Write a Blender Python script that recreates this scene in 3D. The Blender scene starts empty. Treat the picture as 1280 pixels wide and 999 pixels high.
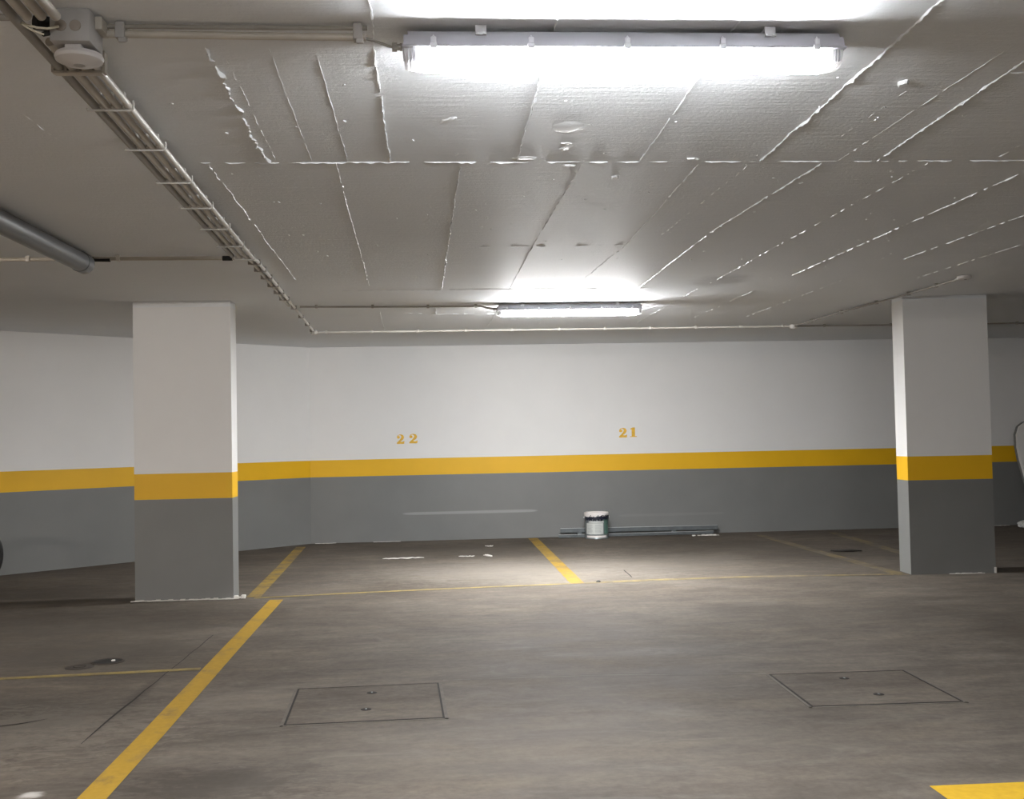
import bpy, bmesh, math, random
from mathutils import Vector, Matrix
random.seed(7)
S = bpy.context.scene
COL = S.collection
PI = math.pi

# ------------------------------------------------------------------ camera, world, exposure
EYE = 1.272
F_PX, PITCH, ROLL, YAW = 1379.47, 0.03439, -0.02028, 0.07036
cd = bpy.data.cameras.new('camera')
cd.sensor_width = 36.0
cd.lens = F_PX / 1280 * 36.0
cd.clip_start, cd.clip_end = 0.05, 100
cam = bpy.data.objects.new('camera', cd)
COL.objects.link(cam)
S.camera = cam
fw = Vector((math.sin(YAW) * math.cos(PITCH), math.cos(YAW) * math.cos(PITCH), math.sin(PITCH)))
rt = Vector((math.cos(YAW), -math.sin(YAW), 0))
up = rt.cross(fw)
r2 = math.cos(ROLL) * rt + math.sin(ROLL) * up
u2 = -math.sin(ROLL) * rt + math.cos(ROLL) * up
m = Matrix((r2, u2, -fw)).transposed().to_4x4()
m.translation = (0, 0, EYE)
cam.matrix_world = m

w = bpy.data.worlds.new('world')
S.world = w
w.use_nodes = True
w.node_tree.nodes['Background'].inputs[0].default_value = (1.0, 0.9, 0.8, 1)
w.node_tree.nodes['Background'].inputs[1].default_value = 0.0
S.view_settings.view_transform = 'Standard'
S.view_settings.look = 'None'
S.view_settings.gamma = 1
S.view_settings.use_curve_mapping = False
S.view_settings.exposure = 1.22
TUBE_NEAR = ((0.955, 0.975, 1.0), 118.0)
TUBE_FAR = ((0.965, 0.975, 0.985), 270.0)      # tubes in the two fittings in view
TUBE_WARM = ((1.0, 0.90, 0.81), 430.0)       # warm tubes of the added, unseen light over the left bays

H = 2.45                                    # ceiling height
BAND = (0.8237, 1.0337)                     # yellow stripe
WY = 13.95                                  # back wall

# ------------------------------------------------------------------ material helpers
class NT:
    def __init__(s, name):
        s.m = bpy.data.materials.new(name); s.m.use_nodes = True
        s.t = s.m.node_tree; s.p = s.t.nodes['Principled BSDF']
        s.co = None
    def n(s, typ, **kw):
        nd = s.t.nodes.new(typ)
        for k, v in kw.items(): setattr(nd, k, v)
        return nd
    def link(s, a, b): s.t.links.new(a, b)
    def coord(s):
        if s.co is None: s.co = s.n('ShaderNodeTexCoord').outputs['Object']
        return s.co
    def mapped(s, loc=(0, 0, 0), scale=(1, 1, 1), rot=(0, 0, 0), src=None):
        mp = s.n('ShaderNodeMapping')
        mp.inputs['Location'].default_value = loc
        mp.inputs['Scale'].default_value = scale
        mp.inputs['Rotation'].default_value = rot
        s.link(src or s.coord(), mp.inputs['Vector'])
        return mp.outputs[0]
    def noise(s, scale, detail=6, rough=.55, src=None, dist=0.0):
        nd = s.n('ShaderNodeTexNoise')
        nd.inputs['Scale'].default_value = scale
        nd.inputs['Detail'].default_value = detail
        nd.inputs['Roughness'].default_value = rough
        nd.inputs['Distortion'].default_value = dist
        s.link(src or s.coord(), nd.inputs['Vector'])
        return nd.outputs['Fac']
    def ramp(s, fac, stops):
        nd = s.n('ShaderNodeValToRGB')
        el = nd.color_ramp.elements
        while len(el) < len(stops): el.new(0.5)
        for e, (p, c) in zip(el, stops):
            e.position = p
            e.color = (c, c, c, 1) if isinstance(c, (int, float)) else (*c, 1)
        s.link(fac, nd.inputs[0])
        return nd.outputs[0]
    def mixc(s, fac, a, b, mode='MIX'):
        nd = s.n('ShaderNodeMix', data_type='RGBA', blend_type=mode)
        for sock, v in ((nd.inputs[0], fac), (nd.inputs[6], a), (nd.inputs[7], b)):
            if hasattr(v, 'is_linked') or hasattr(v, 'links'): s.link(v, sock)
            elif isinstance(v, (int, float)): sock.default_value = v
            else: sock.default_value = (*v, 1)
        return nd.outputs[2]
    def math(s, op, a, b=0.0, c=0.0, clamp=False):
        nd = s.n('ShaderNodeMath', operation=op, use_clamp=clamp)
        for sock, v in zip(nd.inputs, (a, b, c)):
            if hasattr(v, 'links'): s.link(v, sock)
            else: sock.default_value = v
        return nd.outputs[0]
    def spot(s, x, y, rx, ry, ang=0.0, warp=None, soft=.6):
        """mask of a stain: 1 inside an ellipse on the floor, ragged by the warp noise"""
        v = s.mapped(loc=(-x, -y, 0))
        v = s.mapped(rot=(0, 0, -ang), src=v)
        v = s.mapped(scale=(1 / rx, 1 / ry, 0), src=v)
        ln = s.n('ShaderNodeVectorMath', operation='LENGTH'); s.link(v, ln.inputs[0])
        d = ln.outputs['Value']
        if warp is not None: d = s.math('ADD', d, warp)
        mr = s.n('ShaderNodeMapRange', interpolation_type='SMOOTHSTEP')
        s.link(d, mr.inputs[0])
        mr.inputs[1].default_value = 1 - soft; mr.inputs[2].default_value = 1 + soft * .4
        mr.inputs[3].default_value = 1; mr.inputs[4].default_value = 0
        return mr.outputs[0]
    def bump(s, h, strength, dist):
        nd = s.n('ShaderNodeBump')
        nd.inputs['Strength'].default_value = strength; nd.inputs['Distance'].default_value = dist
        s.link(h, nd.inputs['Height'])
        s.link(nd.outputs[0], s.p.inputs['Normal'])
        return nd
    def set(s, col=None, rough=.5, metal=0.0, spec=.5):
        if col is not None:
            if hasattr(col, 'links'): s.link(col, s.p.inputs['Base Color'])
            else: s.p.inputs['Base Color'].default_value = (*col, 1)
        if hasattr(rough, 'links'): s.link(rough, s.p.inputs['Roughness'])
        else: s.p.inputs['Roughness'].default_value = rough
        s.p.inputs['Metallic'].default_value = metal
        s.p.inputs['Specular IOR Level'].default_value = spec
        return s.m

def paint(name, col, rough=.6, vary=.08, scale=3.0, spec=.4, bumpy=.15):
    t = NT(name)
    n = t.noise(scale, 5)
    dk = tuple(c * (1 - vary) for c in col); lt = tuple(min(1, c * (1 + vary)) for c in col)
    c = t.ramp(n, [(.3, dk), (.7, lt)])
    t.bump(t.noise(60, 3), bumpy, .003)
    return t.set(c, rough, 0, spec)

def plain(name, col, rough=.5, metal=0.0, spec=.5, vary=.12, scale=40):
    t = NT(name)
    n = t.noise(scale, 4)
    dk = tuple(c * (1 - vary) for c in col); lt = tuple(min(1, c * (1 + vary)) for c in col)
    return t.set(t.ramp(n, [(.3, dk), (.7, lt)]), rough, metal, spec)

M = {}
M['white'] = paint('wall_white_paint', (.79, .785, .775), .55, .012)
M['yellow'] = paint('wall_yellow_paint', (.80, .455, .010), .5, .03)
M['grey'] = None

def grey_paint(rubs=True):
    t = NT('wall_grey_paint')
    n = t.noise(2.2, 6)
    c = t.ramp(n, [(.3, (.183, .185, .181)), (.7, (.200, .202, .197))])
    # long pale bumper scuff below bay 22, and a few fainter rubs
    wp = t.math('MULTIPLY', t.math('SUBTRACT', t.noise(7, 4), .5), .35)
    def rub(x, z, rx, rz):
        v = t.mapped(loc=(-x, 0, -z)); v = t.mapped(scale=(1 / rx, 0, 1 / rz), src=v)
        # box-like falloff: max of |x|,|z|
        sx = t.n('ShaderNodeSeparateXYZ'); t.link(v, sx.inputs[0])
        a = t.math('POWER', t.math('ABSOLUTE', sx.outputs[0]), 14.0); b = t.math('POWER', t.math('ABSOLUTE', sx.outputs[2]), 2.0)
        d = t.math('ADD', t.math('ADD', a, b), wp)
        mr = t.n('ShaderNodeMapRange', interpolation_type='SMOOTHSTEP'); t.link(d, mr.inputs[0])
        mr.inputs[1].default_value = .3; mr.inputs[2].default_value = 1.1; mr.inputs[3].default_value = 1; mr.inputs[4].default_value = 0
        return mr.outputs[0]
    if rubs: c = t.mixc(t.math('MULTIPLY', rub(.43, .342, .86, .021), .6), c, (.36, .37, .36))
    if rubs: c = t.mixc(t.math('MULTIPLY', rub(3.0, .25, .7, .02), .12), c, (.34, .34, .33))
    t.bump(t.noise(60, 3), .15, .003)
    return t.set(c, .5, 0, .4)
M['grey'] = grey_paint(False)
M['grey_rubbed'] = grey_paint()

def ceiling_mat():
    t = NT('ceiling_paint')
    n = t.noise(1.3, 6)
    c = t.ramp(n, [(.3, (.79, .81, .83)), (.7, (.82, .84, .86))])
    # a dull damp mark near the second light
    wp = t.math('MULTIPLY', t.math('SUBTRACT', t.noise(6, 4), .5), .9)
    c = t.mixc(t.math('MULTIPLY', t.spot(2.22, 8.36, .22, .35, 0, wp), .45), c, (.30, .29, .28))
    grain = t.noise(9, 5, .65, t.mapped(scale=(.35, 4.0, 1)))         # plank grain left by the shuttering boards
    roller = t.noise(70, 3, .6)
    wave = t.noise(2.2, 3, .5)
    h = t.math('ADD', t.math('MULTIPLY', grain, .45), t.math('ADD', t.math('MULTIPLY', roller, .25), t.math('MULTIPLY', wave, .35)))
    t.bump(h, .9, .010)
    return t.set(c, .62, 0, .25)
M['ceiling'] = ceiling_mat()
M['ridge'] = paint('ceiling_ridge_paint', (.82, .84, .855), .45, .03, 20, .4, .3)

def concrete(t, base=1.0):
    """colour of the worn power-floated slab, in floor coordinates"""
    big = t.noise(.55, 7, .6, dist=.4)
    streak = t.noise(2.0, 7, .62, t.mapped(scale=(.55, 1.5, 1), rot=(0, 0, .12)), dist=.3)
    fine = t.noise(26, 5, .7)
    c = t.ramp(big, [(.28, (.080 * base, .066 * base, .053 * base)), (.5, (.113 * base, .096 * base, .079 * base)), (.74, (.146 * base, .126 * base, .106 * base))])
    c = t.mixc(.60, c, t.ramp(streak, [(.3, (.26, .25, .24)), (.5, (.5, .5, .5)), (.7, (.74, .73, .70))]), 'OVERLAY')
    mid = t.noise(7, 8, .72, t.mapped(scale=(.6, 1.3, 1)))
    c = t.mixc(.38, c, t.ramp(mid, [(.32, .28), (.68, .72)]), 'OVERLAY')
    c = t.mixc(.40, c, t.ramp(fine, [(.3, .30), (.7, .70)]), 'OVERLAY')
    # crisp scuffs, tyre rubs and fine scratches
    scuff = t.ramp(t.noise(3.1, 10, .74, t.mapped(scale=(.7, 1.2, 1), rot=(0, 0, .5)), dist=1.2), [(.52, 0), (.66, 1)])
    c = t.mixc(t.math('MULTIPLY', scuff, .34), c, (.185 * base, .168 * base, .148 * base))
    grime = t.ramp(t.noise(4.3, 10, .72, t.mapped(loc=(3, 8, 0), scale=(.6, 1.3, 1)), dist=.8), [(.50, 0), (.68, 1)])
    c = t.mixc(t.math('MULTIPLY', grime, .45), c, (.058 * base, .050 * base, .043 * base))
    for rot, off in ((.75, 1.0), (-.55, 5.0), (.05, 9.0)):
        sc = t.ramp(t.noise(6, 3, .5, t.mapped(loc=(off, off, 0), scale=(.12, 7.0, 1), rot=(0, 0, rot))), [(.66, 0), (.72, 1)])
        c = t.mixc(t.math('MULTIPLY', sc, .22), c, (.20 * base, .185 * base, .165 * base))
    return c, big, streak, fine

def floor_mat():
    t = NT('floor_concrete')
    c, big, streak, fine = concrete(t)
    wp = t.math('MULTIPLY', t.math('SUBTRACT', t.noise(2.6, 8, .68), .5), 1.6)
    wp2 = t.math('MULTIPLY', t.math('SUBTRACT', t.noise(9, 6, .7, t.mapped(scale=(.6, 1.2, 1))), .5), 2.2)
    wp3 = t.math('MULTIPLY', t.math('SUBTRACT', t.noise(15, 8, .75, t.mapped(scale=(.6, 1.4, 1), rot=(0, 0, .3)), dist=1.0), .5), 4.5)
    dark = (.046, .040, .034); pale = (.27, .245, .21)
    def put(c, k, col, *a, wp=wp, **kw): return t.mixc(t.math('MULTIPLY', t.spot(*a, warp=wp, **kw), k), c, col)
    c = put(c, .40, dark, -2.6, 8.2, 1.3, .7)            # oily patch in front of left pillar
    c = put(c, .50, dark, -2.1, 6.9, .9, .45)
    c = put(c, .45, dark, -3.6, 9.9, 1.6, .5)
    c = put(c, .80, dark, -2.05, 5.40, .50, .42, wp=wp3)  # scabby patch at the left edge
    c = put(c, .62, dark, -.80, 4.24, .42, .26, wp=wp3)   # rough patch by the foreground line
    c = put(c, .45, dark, -1.53, 5.75, .05, .55, wp=wp2)   # dirt gathered along the sawn joint
    c = put(c, .50, dark, -3.4, 9.35, 1.4, .14)
    c = put(c, .35, dark, 4.6, 11.2, 1.3, .5)
    c = put(c, .30, dark, .3, 13.1, 1.7, .5)
    c = put(c, .30, dark, 3.0, 12.5, 1.4, .5)
    c = put(c, .28, dark, 2.9, 7.6, 1.6, .8)
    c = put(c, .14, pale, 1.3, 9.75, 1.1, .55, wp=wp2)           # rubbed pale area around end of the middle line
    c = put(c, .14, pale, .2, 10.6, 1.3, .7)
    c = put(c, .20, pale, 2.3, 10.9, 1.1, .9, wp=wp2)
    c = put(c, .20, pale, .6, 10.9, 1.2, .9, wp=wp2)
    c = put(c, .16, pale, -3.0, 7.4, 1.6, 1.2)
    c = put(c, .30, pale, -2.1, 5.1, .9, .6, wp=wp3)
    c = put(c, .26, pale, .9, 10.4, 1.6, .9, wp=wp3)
    c = put(c, .30, dark, .6, 12.6, 2.4, .8, wp=wp3)
    c = put(c, .30, dark, 3.2, 11.6, 1.6, 1.4, wp=wp3)
    c = put(c, .16, pale, .3, 4.6, 1.4, .6)
    c = put(c, .20, pale, -.9, 5.6, .5, .35, wp=wp2)
    c = put(c, .80, (.62, .60, .57), -1.50, 4.20, .055, .045, wp=wp2)
    h = t.math('ADD', t.math('MULTIPLY', streak, .6), t.math('MULTIPLY', fine, .5))
    t.bump(h, .35, .004)
    r = t.ramp(streak, [(.3, .68), (.7, .85)])
    return t.set(c, r, 0, .18)
M['floor'] = floor_mat()

def line_mat(name, wear, col):
    t = NT(name)
    c, *_ = concrete(t)
    k = t.noise(5, 8, .72, t.mapped(scale=(1, .7, 1)))
    k = t.ramp(k, [(max(0, wear - .16), 0), (min(1, wear + .16), 1)])
    n2 = t.noise(30, 4)
    y = t.ramp(n2, [(.3, tuple(x * .85 for x in col)), (.7, col)])
    return t.set(t.mixc(k, c, y), .7, 0, .2)
YEL = (.43, .265, .035)
M['line_fresh'] = line_mat('line_paint_fresh', .33, YEL)
M['line_mid'] = line_mat('line_paint_mid', .40, (.34, .215, .035))
M['line_bright'] = line_mat('line_paint_bright', .10, (.60, .37, .025))
M['line_worn'] = line_mat('line_paint_worn', .47, (.38, .25, .05))
M['line_faded'] = line_mat('line_paint_faded', .60, (.27, .20, .07))
M['line_thin'] = line_mat('line_paint_thin', .42, (.34, .26, .09))
M['score_pale'] = line_mat('score_pale', .5, (.20, .18, .16))
M['line_ghost'] = line_mat('line_paint_ghost', .52, (.30, .235, .10))
M['joint'] = plain('dark_joint', (.028, .025, .022), .8, 0, .2)
M['digit'] = plain('number_paint', (.76, .46, .05), .5, 0, .3, .1, 30)

M['pvc'] = plain('conduit_pvc', (.50, .46, .40), .38, 0, .5, .1, 6)
M['pvc_pale'] = plain('conduit_pvc_pale', (.66, .63, .58), .36, 0, .5, .06, 6)
M['pvc_dark'] = plain('conduit_pvc_dark', (.30, .28, .25), .42, 0, .5, .1, 6)
M['bracket'] = plain('bracket_enamel', (.62, .60, .56), .4, 0, .5, .05)
M['box_grey'] = plain('box_grey_plastic', (.40, .385, .37), .45, 0, .5, .06, 15)
M['knock'] = plain('knockout_plastic', (.33, .29, .25), .5, 0, .4, .06, 15)
M['detector'] = plain('detector_white', (.66, .63, .61), .35, 0, .5, .03, 15)
M['black'] = plain('black_rubber', (.012, .012, .012), .6, 0, .4)
M['wire'] = plain('wire_cream', (.72, .66, .52), .4, 0, .5, .05)
M['drain_pipe'] = plain('pipe_dark_grey', (.13, .135, .14), .35, 0, .5, .06, 8)
M['housing'] = plain('housing_grey', (.36, .355, .385), .45, 0, .5, .04, 10)
M['clip_clear'] = plain('clip_pale', (.62, .62, .64), .3, 0, .5, .04)
M['steel'] = plain('steel_bright', (.55, .56, .56), .35, .35, .5, .08, 12)
M['steel_dull'] = plain('steel_dull', (.13, .145, .15), .45, .4, .5, .15, 12)
M['tin'] = plain('can_tin', (.23, .26, .265), .35, .45, .5, .15, 14)
M['tin_green'] = plain('can_green', (.11, .21, .175), .4, .2, .5, .12, 14)
M['can_white'] = plain('can_white', (.80, .76, .74), .45, 0, .5, .05, 20)
M['can_label'] = plain('can_label', (.60, .62, .60), .5, 0, .4, .05, 20)
M['can_print'] = plain('can_print', (.40, .42, .42), .5, 0, .4, .05, 20)
M['paint_drip'] = plain('dried_dark_paint', (.012, .014, .028), .35, 0, .5)
M['lid'] = plain('lid_rusty_dark', (.062, .052, .044), .7, .2, .3, .2, 30)
M['plaster'] = plain('plaster', (.72, .70, .66), .8, 0, .2, .08, 25)
M['board'] = plain('board_pale_grey', (.72, .71, .69), .4, 0, .5, .04, 6)
M['board_rim'] = plain('board_rim_grey', (.17, .17, .165), .5, 0, .5, .05, 6)
M['rag'] = plain('rag_white', (.62, .63, .62), .7, 0, .3, .08, 20)

def tube_mat(name, spec):
    t = NT(name)
    col, st = spec
    # faint internal structure of the frosted cover
    t.set((.85, .85, .85), .3, 0, .4)
    t.p.inputs['Emission Color'].default_value = (*col, 1)
    t.p.inputs['Emission Strength'].default_value = st
    return t.m
SIDE = .55                                    # the ribbed sides of the cover pass less light than its underside
def lit(name, spec): return [tube_mat(name, spec), tube_mat(name + '_side', (spec[0], spec[1] * SIDE))]
M['tube'] = lit('lit_diffuser_near', TUBE_NEAR)
M['tube_far'] = lit('lit_diffuser_far', TUBE_FAR)
M['tube_warm'] = lit('lit_diffuser_warm', TUBE_WARM)
M['diff_end'] = plain('diffuser_end_clear', (.92, .91, .88), .35, 0, .5, .02)
M['diff_end'].node_tree.nodes['Principled BSDF'].inputs['Transmission Weight'].default_value = .75

# ------------------------------------------------------------------ mesh helpers
class MB:
    def __init__(s): s.v = []; s.f = []; s.mi = []; s.sm = []
    def add(s, vs, fs, mi=0, smooth=False):
        o = len(s.v); s.v += [tuple(p) for p in vs]
        for f in fs: s.f.append([i + o for i in f]); s.mi.append(mi); s.sm.append(smooth)
        return s
    def box(s, x0, x1, y0, y1, z0, z1, mi=0, bev=0.0):
        if bev <= 0:
            vs = [(x, y, z) for z in (z0, z1) for y in (y0, y1) for x in (x0, x1)]
            return s.add(vs, [(0, 2, 3, 1), (4, 5, 7, 6), (0, 1, 5, 4), (2, 6, 7, 3), (0, 4, 6, 2), (1, 3, 7, 5)], mi)
        bm = bmesh.new()
        bmesh.ops.create_cube(bm, size=1)
        for v in bm.verts: v.co = ((x0 + x1) / 2 + v.co.x * (x1 - x0), (y0 + y1) / 2 + v.co.y * (y1 - y0), (z0 + z1) / 2 + v.co.z * (z1 - z0))
        bmesh.ops.bevel(bm, geom=bm.edges[:], offset=bev, segments=2, affect='EDGES', profile=.5)
        bm.verts.index_update()
        s.add([v.co[:] for v in bm.verts], [[v.index for v in f.verts] for f in bm.faces], mi, True)
        bm.free(); return s
    def prism(s, poly, z0, z1, mi=0):
        """poly: CCW (x, y) footprint"""
        n = len(poly)
        vs = [(x, y, z0) for x, y in poly] + [(x, y, z1) for x, y in poly]
        fs = [list(range(n))[::-1], list(range(n, 2 * n))] + [(i, (i + 1) % n, n + (i + 1) % n, n + i) for i in range(n)]
        return s.add(vs, fs, mi)
    def tube(s, path, r, n=14, mi=0, cap=True, smooth=True):
        P = [Vector(p) for p in path]; rs = r if isinstance(r, (list, tuple)) else [r] * len(P)
        t0 = (P[1] - P[0]).normalized()
        ref = Vector((0, 0, 1)) if abs(t0.z) < .9 else Vector((1, 0, 0))
        a = t0.cross(ref).normalized()
        rings = []
        for i, p in enumerate(P):
            t = ((P[min(i + 1, len(P) - 1)] - P[max(i - 1, 0)])).normalized()
            a = (a - t * a.dot(t)).normalized(); b = t.cross(a)
            rings.append([p + rs[i] * (math.cos(2 * PI * k / n) * a + math.sin(2 * PI * k / n) * b) for k in range(n)])
        vs = [q for rg in rings for q in rg]; fs = []
        for i in range(len(P) - 1):
            for k in range(n):
                k2 = (k + 1) % n
                fs.append((i * n + k, i * n + k2, (i + 1) * n + k2, (i + 1) * n + k))
        s.add(vs, fs, mi, smooth)
        if cap:
            o = len(s.v) - len(vs)
            for f in (list(range(n))[::-1], [(len(P) - 1) * n + k for k in range(n)]):
                s.f.append([i + o for i in f]); s.mi.append(mi); s.sm.append(False)
        return s
    def lathe(s, prof, c=(0, 0, 0), n=40, mi=0, axis='Z', a0=0.0, a1=2 * PI):
        full = abs(a1 - a0 - 2 * PI) < 1e-6
        m_ = n if full else n + 1
        vs = []
        for (r, z) in prof:
            for k in range(m_):
                a = a0 + (a1 - a0) * k / n
                p = (r * math.cos(a), r * math.sin(a), z)
                if axis == 'Y': p = (p[0], p[2], p[1])
                vs.append((c[0] + p[0], c[1] + p[1], c[2] + p[2]))
        fs = []
        for i in range(len(prof) - 1):
            for k in range(n):
                k2 = (k + 1) % m_
                fs.append((i * m_ + k, i * m_ + k2, (i + 1) * m_ + k2, (i + 1) * m_ + k))
        return s.add(vs, fs, mi, True)
    def build(s, name, mats, parent=None, loc=None, angle=32):
        me = bpy.data.meshes.new(name)
        me.from_pydata(s.v, [], s.f)
        for mm in (mats if isinstance(mats, (list, tuple)) else [mats]): me.materials.append(mm)
        me.polygons.foreach_set('material_index', s.mi)
        me.polygons.foreach_set('use_smooth', s.sm)
        bm = bmesh.new(); bm.from_mesh(me)
        bmesh.ops.recalc_face_normals(bm, faces=bm.faces[:])
        bm.to_mesh(me); bm.free()
        me.set_sharp_from_angle(angle=math.radians(angle))
        me.update()
        o = bpy.data.objects.new(name, me)
        COL.objects.link(o)
        if parent is not None: o.parent = parent
        if loc is not None: o.location = loc
        return o

def tag(o, label, cat, group=None):
    o['label'] = label; o['category'] = cat
    if group: o['group'] = group
    return o
def thing(name, label, cat, loc=(0, 0, 0), rz=0.0, group=None):
    o = bpy.data.objects.new(name, None); COL.objects.link(o)
    o.location = loc; o.rotation_euler = (0, 0, rz); o.empty_display_size = .1
    return tag(o, label, cat, group)
def struct(o): o['kind'] = 'structure'; return o
def dup(o, loc, label, mat_swap=None):
    c = o.copy(); COL.objects.link(c); c.location = loc; c['label'] = label
    for ch in list(o.children):
        d = ch.copy()
        if mat_swap and d.name.split('.')[0] == mat_swap[0]:
            d.data = d.data.copy(); d.data.materials[0] = mat_swap[1][0]; d.data.materials[1] = mat_swap[1][1]
        COL.objects.link(d); d.parent = c
        for g in list(ch.children):
            e = g.copy(); COL.objects.link(e); e.parent = d
    return c

# ------------------------------------------------------------------ setting: floor, ceiling, walls
X0, X1, Y0 = -9.0, 12.0, -9.0
CX, CY = -1.560, WY                      # corner between the back wall and the canted wall
SL = .92                                 # slope of the canted left wall
CLY = CY - (CX - X0) * SL

def floor_strip(mb, pts, wd, z, mi=0):
    """a flat worn strip along a polyline on the slab"""
    n = len(pts); L = []; R = []
    for i in range(n):
        a = Vector(pts[max(i - 1, 0)]); b = Vector(pts[min(i + 1, n - 1)])
        d = (b - a).normalized(); nn = Vector((-d.y, d.x))
        ww = wd[i] if isinstance(wd, (list, tuple)) else wd
        p = Vector(pts[i]); L.append(p + nn * ww / 2); R.append(p - nn * ww / 2)
    vs = [(q.x, q.y, z) for q in L] + [(q.x, q.y, z) for q in R]
    return mb.add(vs, [(i, n + i, n + i + 1, i + 1) for i in range(n - 1)], mi)
def wob(a, b, n, amp):
    a, b = Vector(a), Vector(b); d = (b - a); nn = Vector((-d.y, d.x)).normalized()
    return [tuple(a + d * i / (n - 1) + nn * random.uniform(-amp, amp)) for i in range(n)]

fm = MB()
fm.box(X0 - .3, X1 + .3, Y0 - .3, WY + .3, -.25, 0)
# sawn joints and cracks in the slab
floor_strip(fm, wob((-1.490, 7.50), (-1.535, 4.88), 14, .006), [.006] * 8 + [.009, .012, .014, .011, .008, .003], .0012, 1)
floor_strip(fm, wob((1.757, 10.36), (1.733, 9.82), 5, .003), .011, .0012, 1)
floor_strip(fm, wob((-2.16, 5.10), (-1.84, 5.36), 7, .02), [.01, .02, .03, .015, .02, .012, .004], .0012, 1)
struct(fm.build('floor', [M['floor'], M['joint']]))

# ceiling slab: board marks are raised ridges of laitance between the shuttering boards
cm = MB()
cm.box(X0 - .3, X1 + .3, Y0 - .3, WY + .3, H, H + .25)
def ridge(a, b, wd=.010, ht=.006, gaps=0.0, amp=.0035, step=.020):
    a, b = Vector(a), Vector(b); d = b - a; L = d.length; nn = Vector((-d.y, d.x)).normalized()
    wd *= .55; ht *= .75
    n = max(3, int(L / step)); run = []
    k_low = 0.0
    off = 0.0
    def flush(run):
        if len(run) < 2: return
        vs = []
        for i, (p, ww, hh) in enumerate(run):
            e = .25 if i in (0, len(run) - 1) else 1
            q1 = p + nn * ww / 2; q2 = p - nn * ww / 2; m1 = p + nn * ww * .22; m2 = p - nn * ww * .22
            vs += [(q1.x, q1.y, H + .001), (m1.x, m1.y, H - hh * e), (m2.x, m2.y, H - hh * e), (q2.x, q2.y, H + .001)]
        fs = []
        for i in range(len(run) - 1):
            for k in range(3): fs.append((i * 4 + k, i * 4 + k + 1, i * 4 + 4 + k + 1, i * 4 + 4 + k))
        cm.add(vs, fs, 1, True)
    for i in range(n + 1):
        off = off * .8 + random.uniform(-amp, amp) * .6
        s_ = 1 + .55 * math.sin(i * .7 + a.x * 9) * random.random()
        if random.random() < gaps * .7:
            flush(run); run = []
            continue
        p = a + d * i / n + nn * off
        run.append((p, wd * s_ * random.uniform(.45, 1.5), ht * s_ * random.uniform(.3, 1.6)))
    flush(run)
SX = 4.672; SX2 = 8.67
ridge((-1.00, SX), (-.35, SX), .008, .006, .25)
ridge((-.35, SX - .01), (.42, SX), .008, .007, .04)
ridge((.42, SX), (1.75, SX), .008, .005, .30)
ridge((1.75, SX), (2.75, SX - .01), .008, .006, .20)
ridge((2.75, SX - .01), (5.0, SX - .02), .008, .006, .15)
# first bay of boards (nearer the camera than the cross joint)
ridge((-.655, 3.30), (-.688, 4.66), .013, .010, .04, .014)
ridge((-.615, 3.30), (-.645, 4.62), .006, .002, .25)
ridge((-.475, 3.30), (-.495, 4.66), .006, .0022, .10, .002)
ridge((-.338, 3.35), (-.346, 4.65), .007, .003, .06, .002)
ridge((-.140, .8), (-.170, 4.66), .011, .008, .02)
ridge((.352, .6), (.371, 4.66), .011, .007, .03)
ridge((.872, .6), (.899, 4.66), .011, .007, .03)
ridge((1.385, .8), (1.430, 4.67), .013, .009, .0, .006)
ridge((1.80, 3.3), (1.775, 4.66), .006, .0025, .12)
ridge((1.66, 3.7), (1.64, 4.5), .005, .002, .35)
ridge((1.905, 3.20), (1.950, 4.67), .012, .007, .05)
ridge((1.90, 1.0), (1.903, 3.1), .010, .005, .15)
ridge((-.66, .8), (-.655, 2.6), .009, .003, .2)
ridge((.35, .6), (2.4, .62), .009, .004, .2)
ridge((2.46, 3.3), (2.47, 4.66), .010, .005, .3)
ridge((1.915, 3.50), (2.5, 3.47), .010, .005, .2)
# second bay
ridge((-.931, 4.68), (-.989, 8.1), .010, .005, .08, .006)
ridge((-.40, 4.69), (-.478, 8.4), .010, .005, .12)
ridge((.129, 4.70), (.075, 8.60), .010, .006, .08)
ridge((.655, 4.72), (.623, 6.75), .009, .005, .25)
ridge((.623, 6.75), (.606, 9.25), .010, .006, .05)
ridge((1.172, 4.72), (1.20, 6.7), .009, .006, .05)
ridge((1.20, 6.70), (1.08, 9.5), .009, .004, .12)
ridge((1.715, 4.70), (1.63, 6.3), .010, .007, .03)
ridge((1.63, 6.3), (1.655, 9.20), .009, .005, .15)
ridge((2.20, 4.70), (2.17, 8.6), .008, .004, .35)
ridge((2.735, 4.6), (2.705, 8.1), .010, .006, .10)
ridge((3.30, 5.6), (3.25, 7.4), .010, .005, .25)
ridge((3.81, 6.2), (3.765, 8.3), .010, .004, .30)
ridge((1.40, 4.75), (1.36, 6.4), .006, .0025, .3)
ridge((-1.45, 3.5), (-1.42, 4.4), .008, .003, .35)
ridge((-2.35, 4.6), (-2.2, 6.4), .008, .003, .4)
# cross joints further back
ridge((-.75, SX2), (1.75, SX2 + .03), .010, .005, .04)
ridge((.30, 6.76), (1.25, 6.74), .012, .004, .35)
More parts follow.
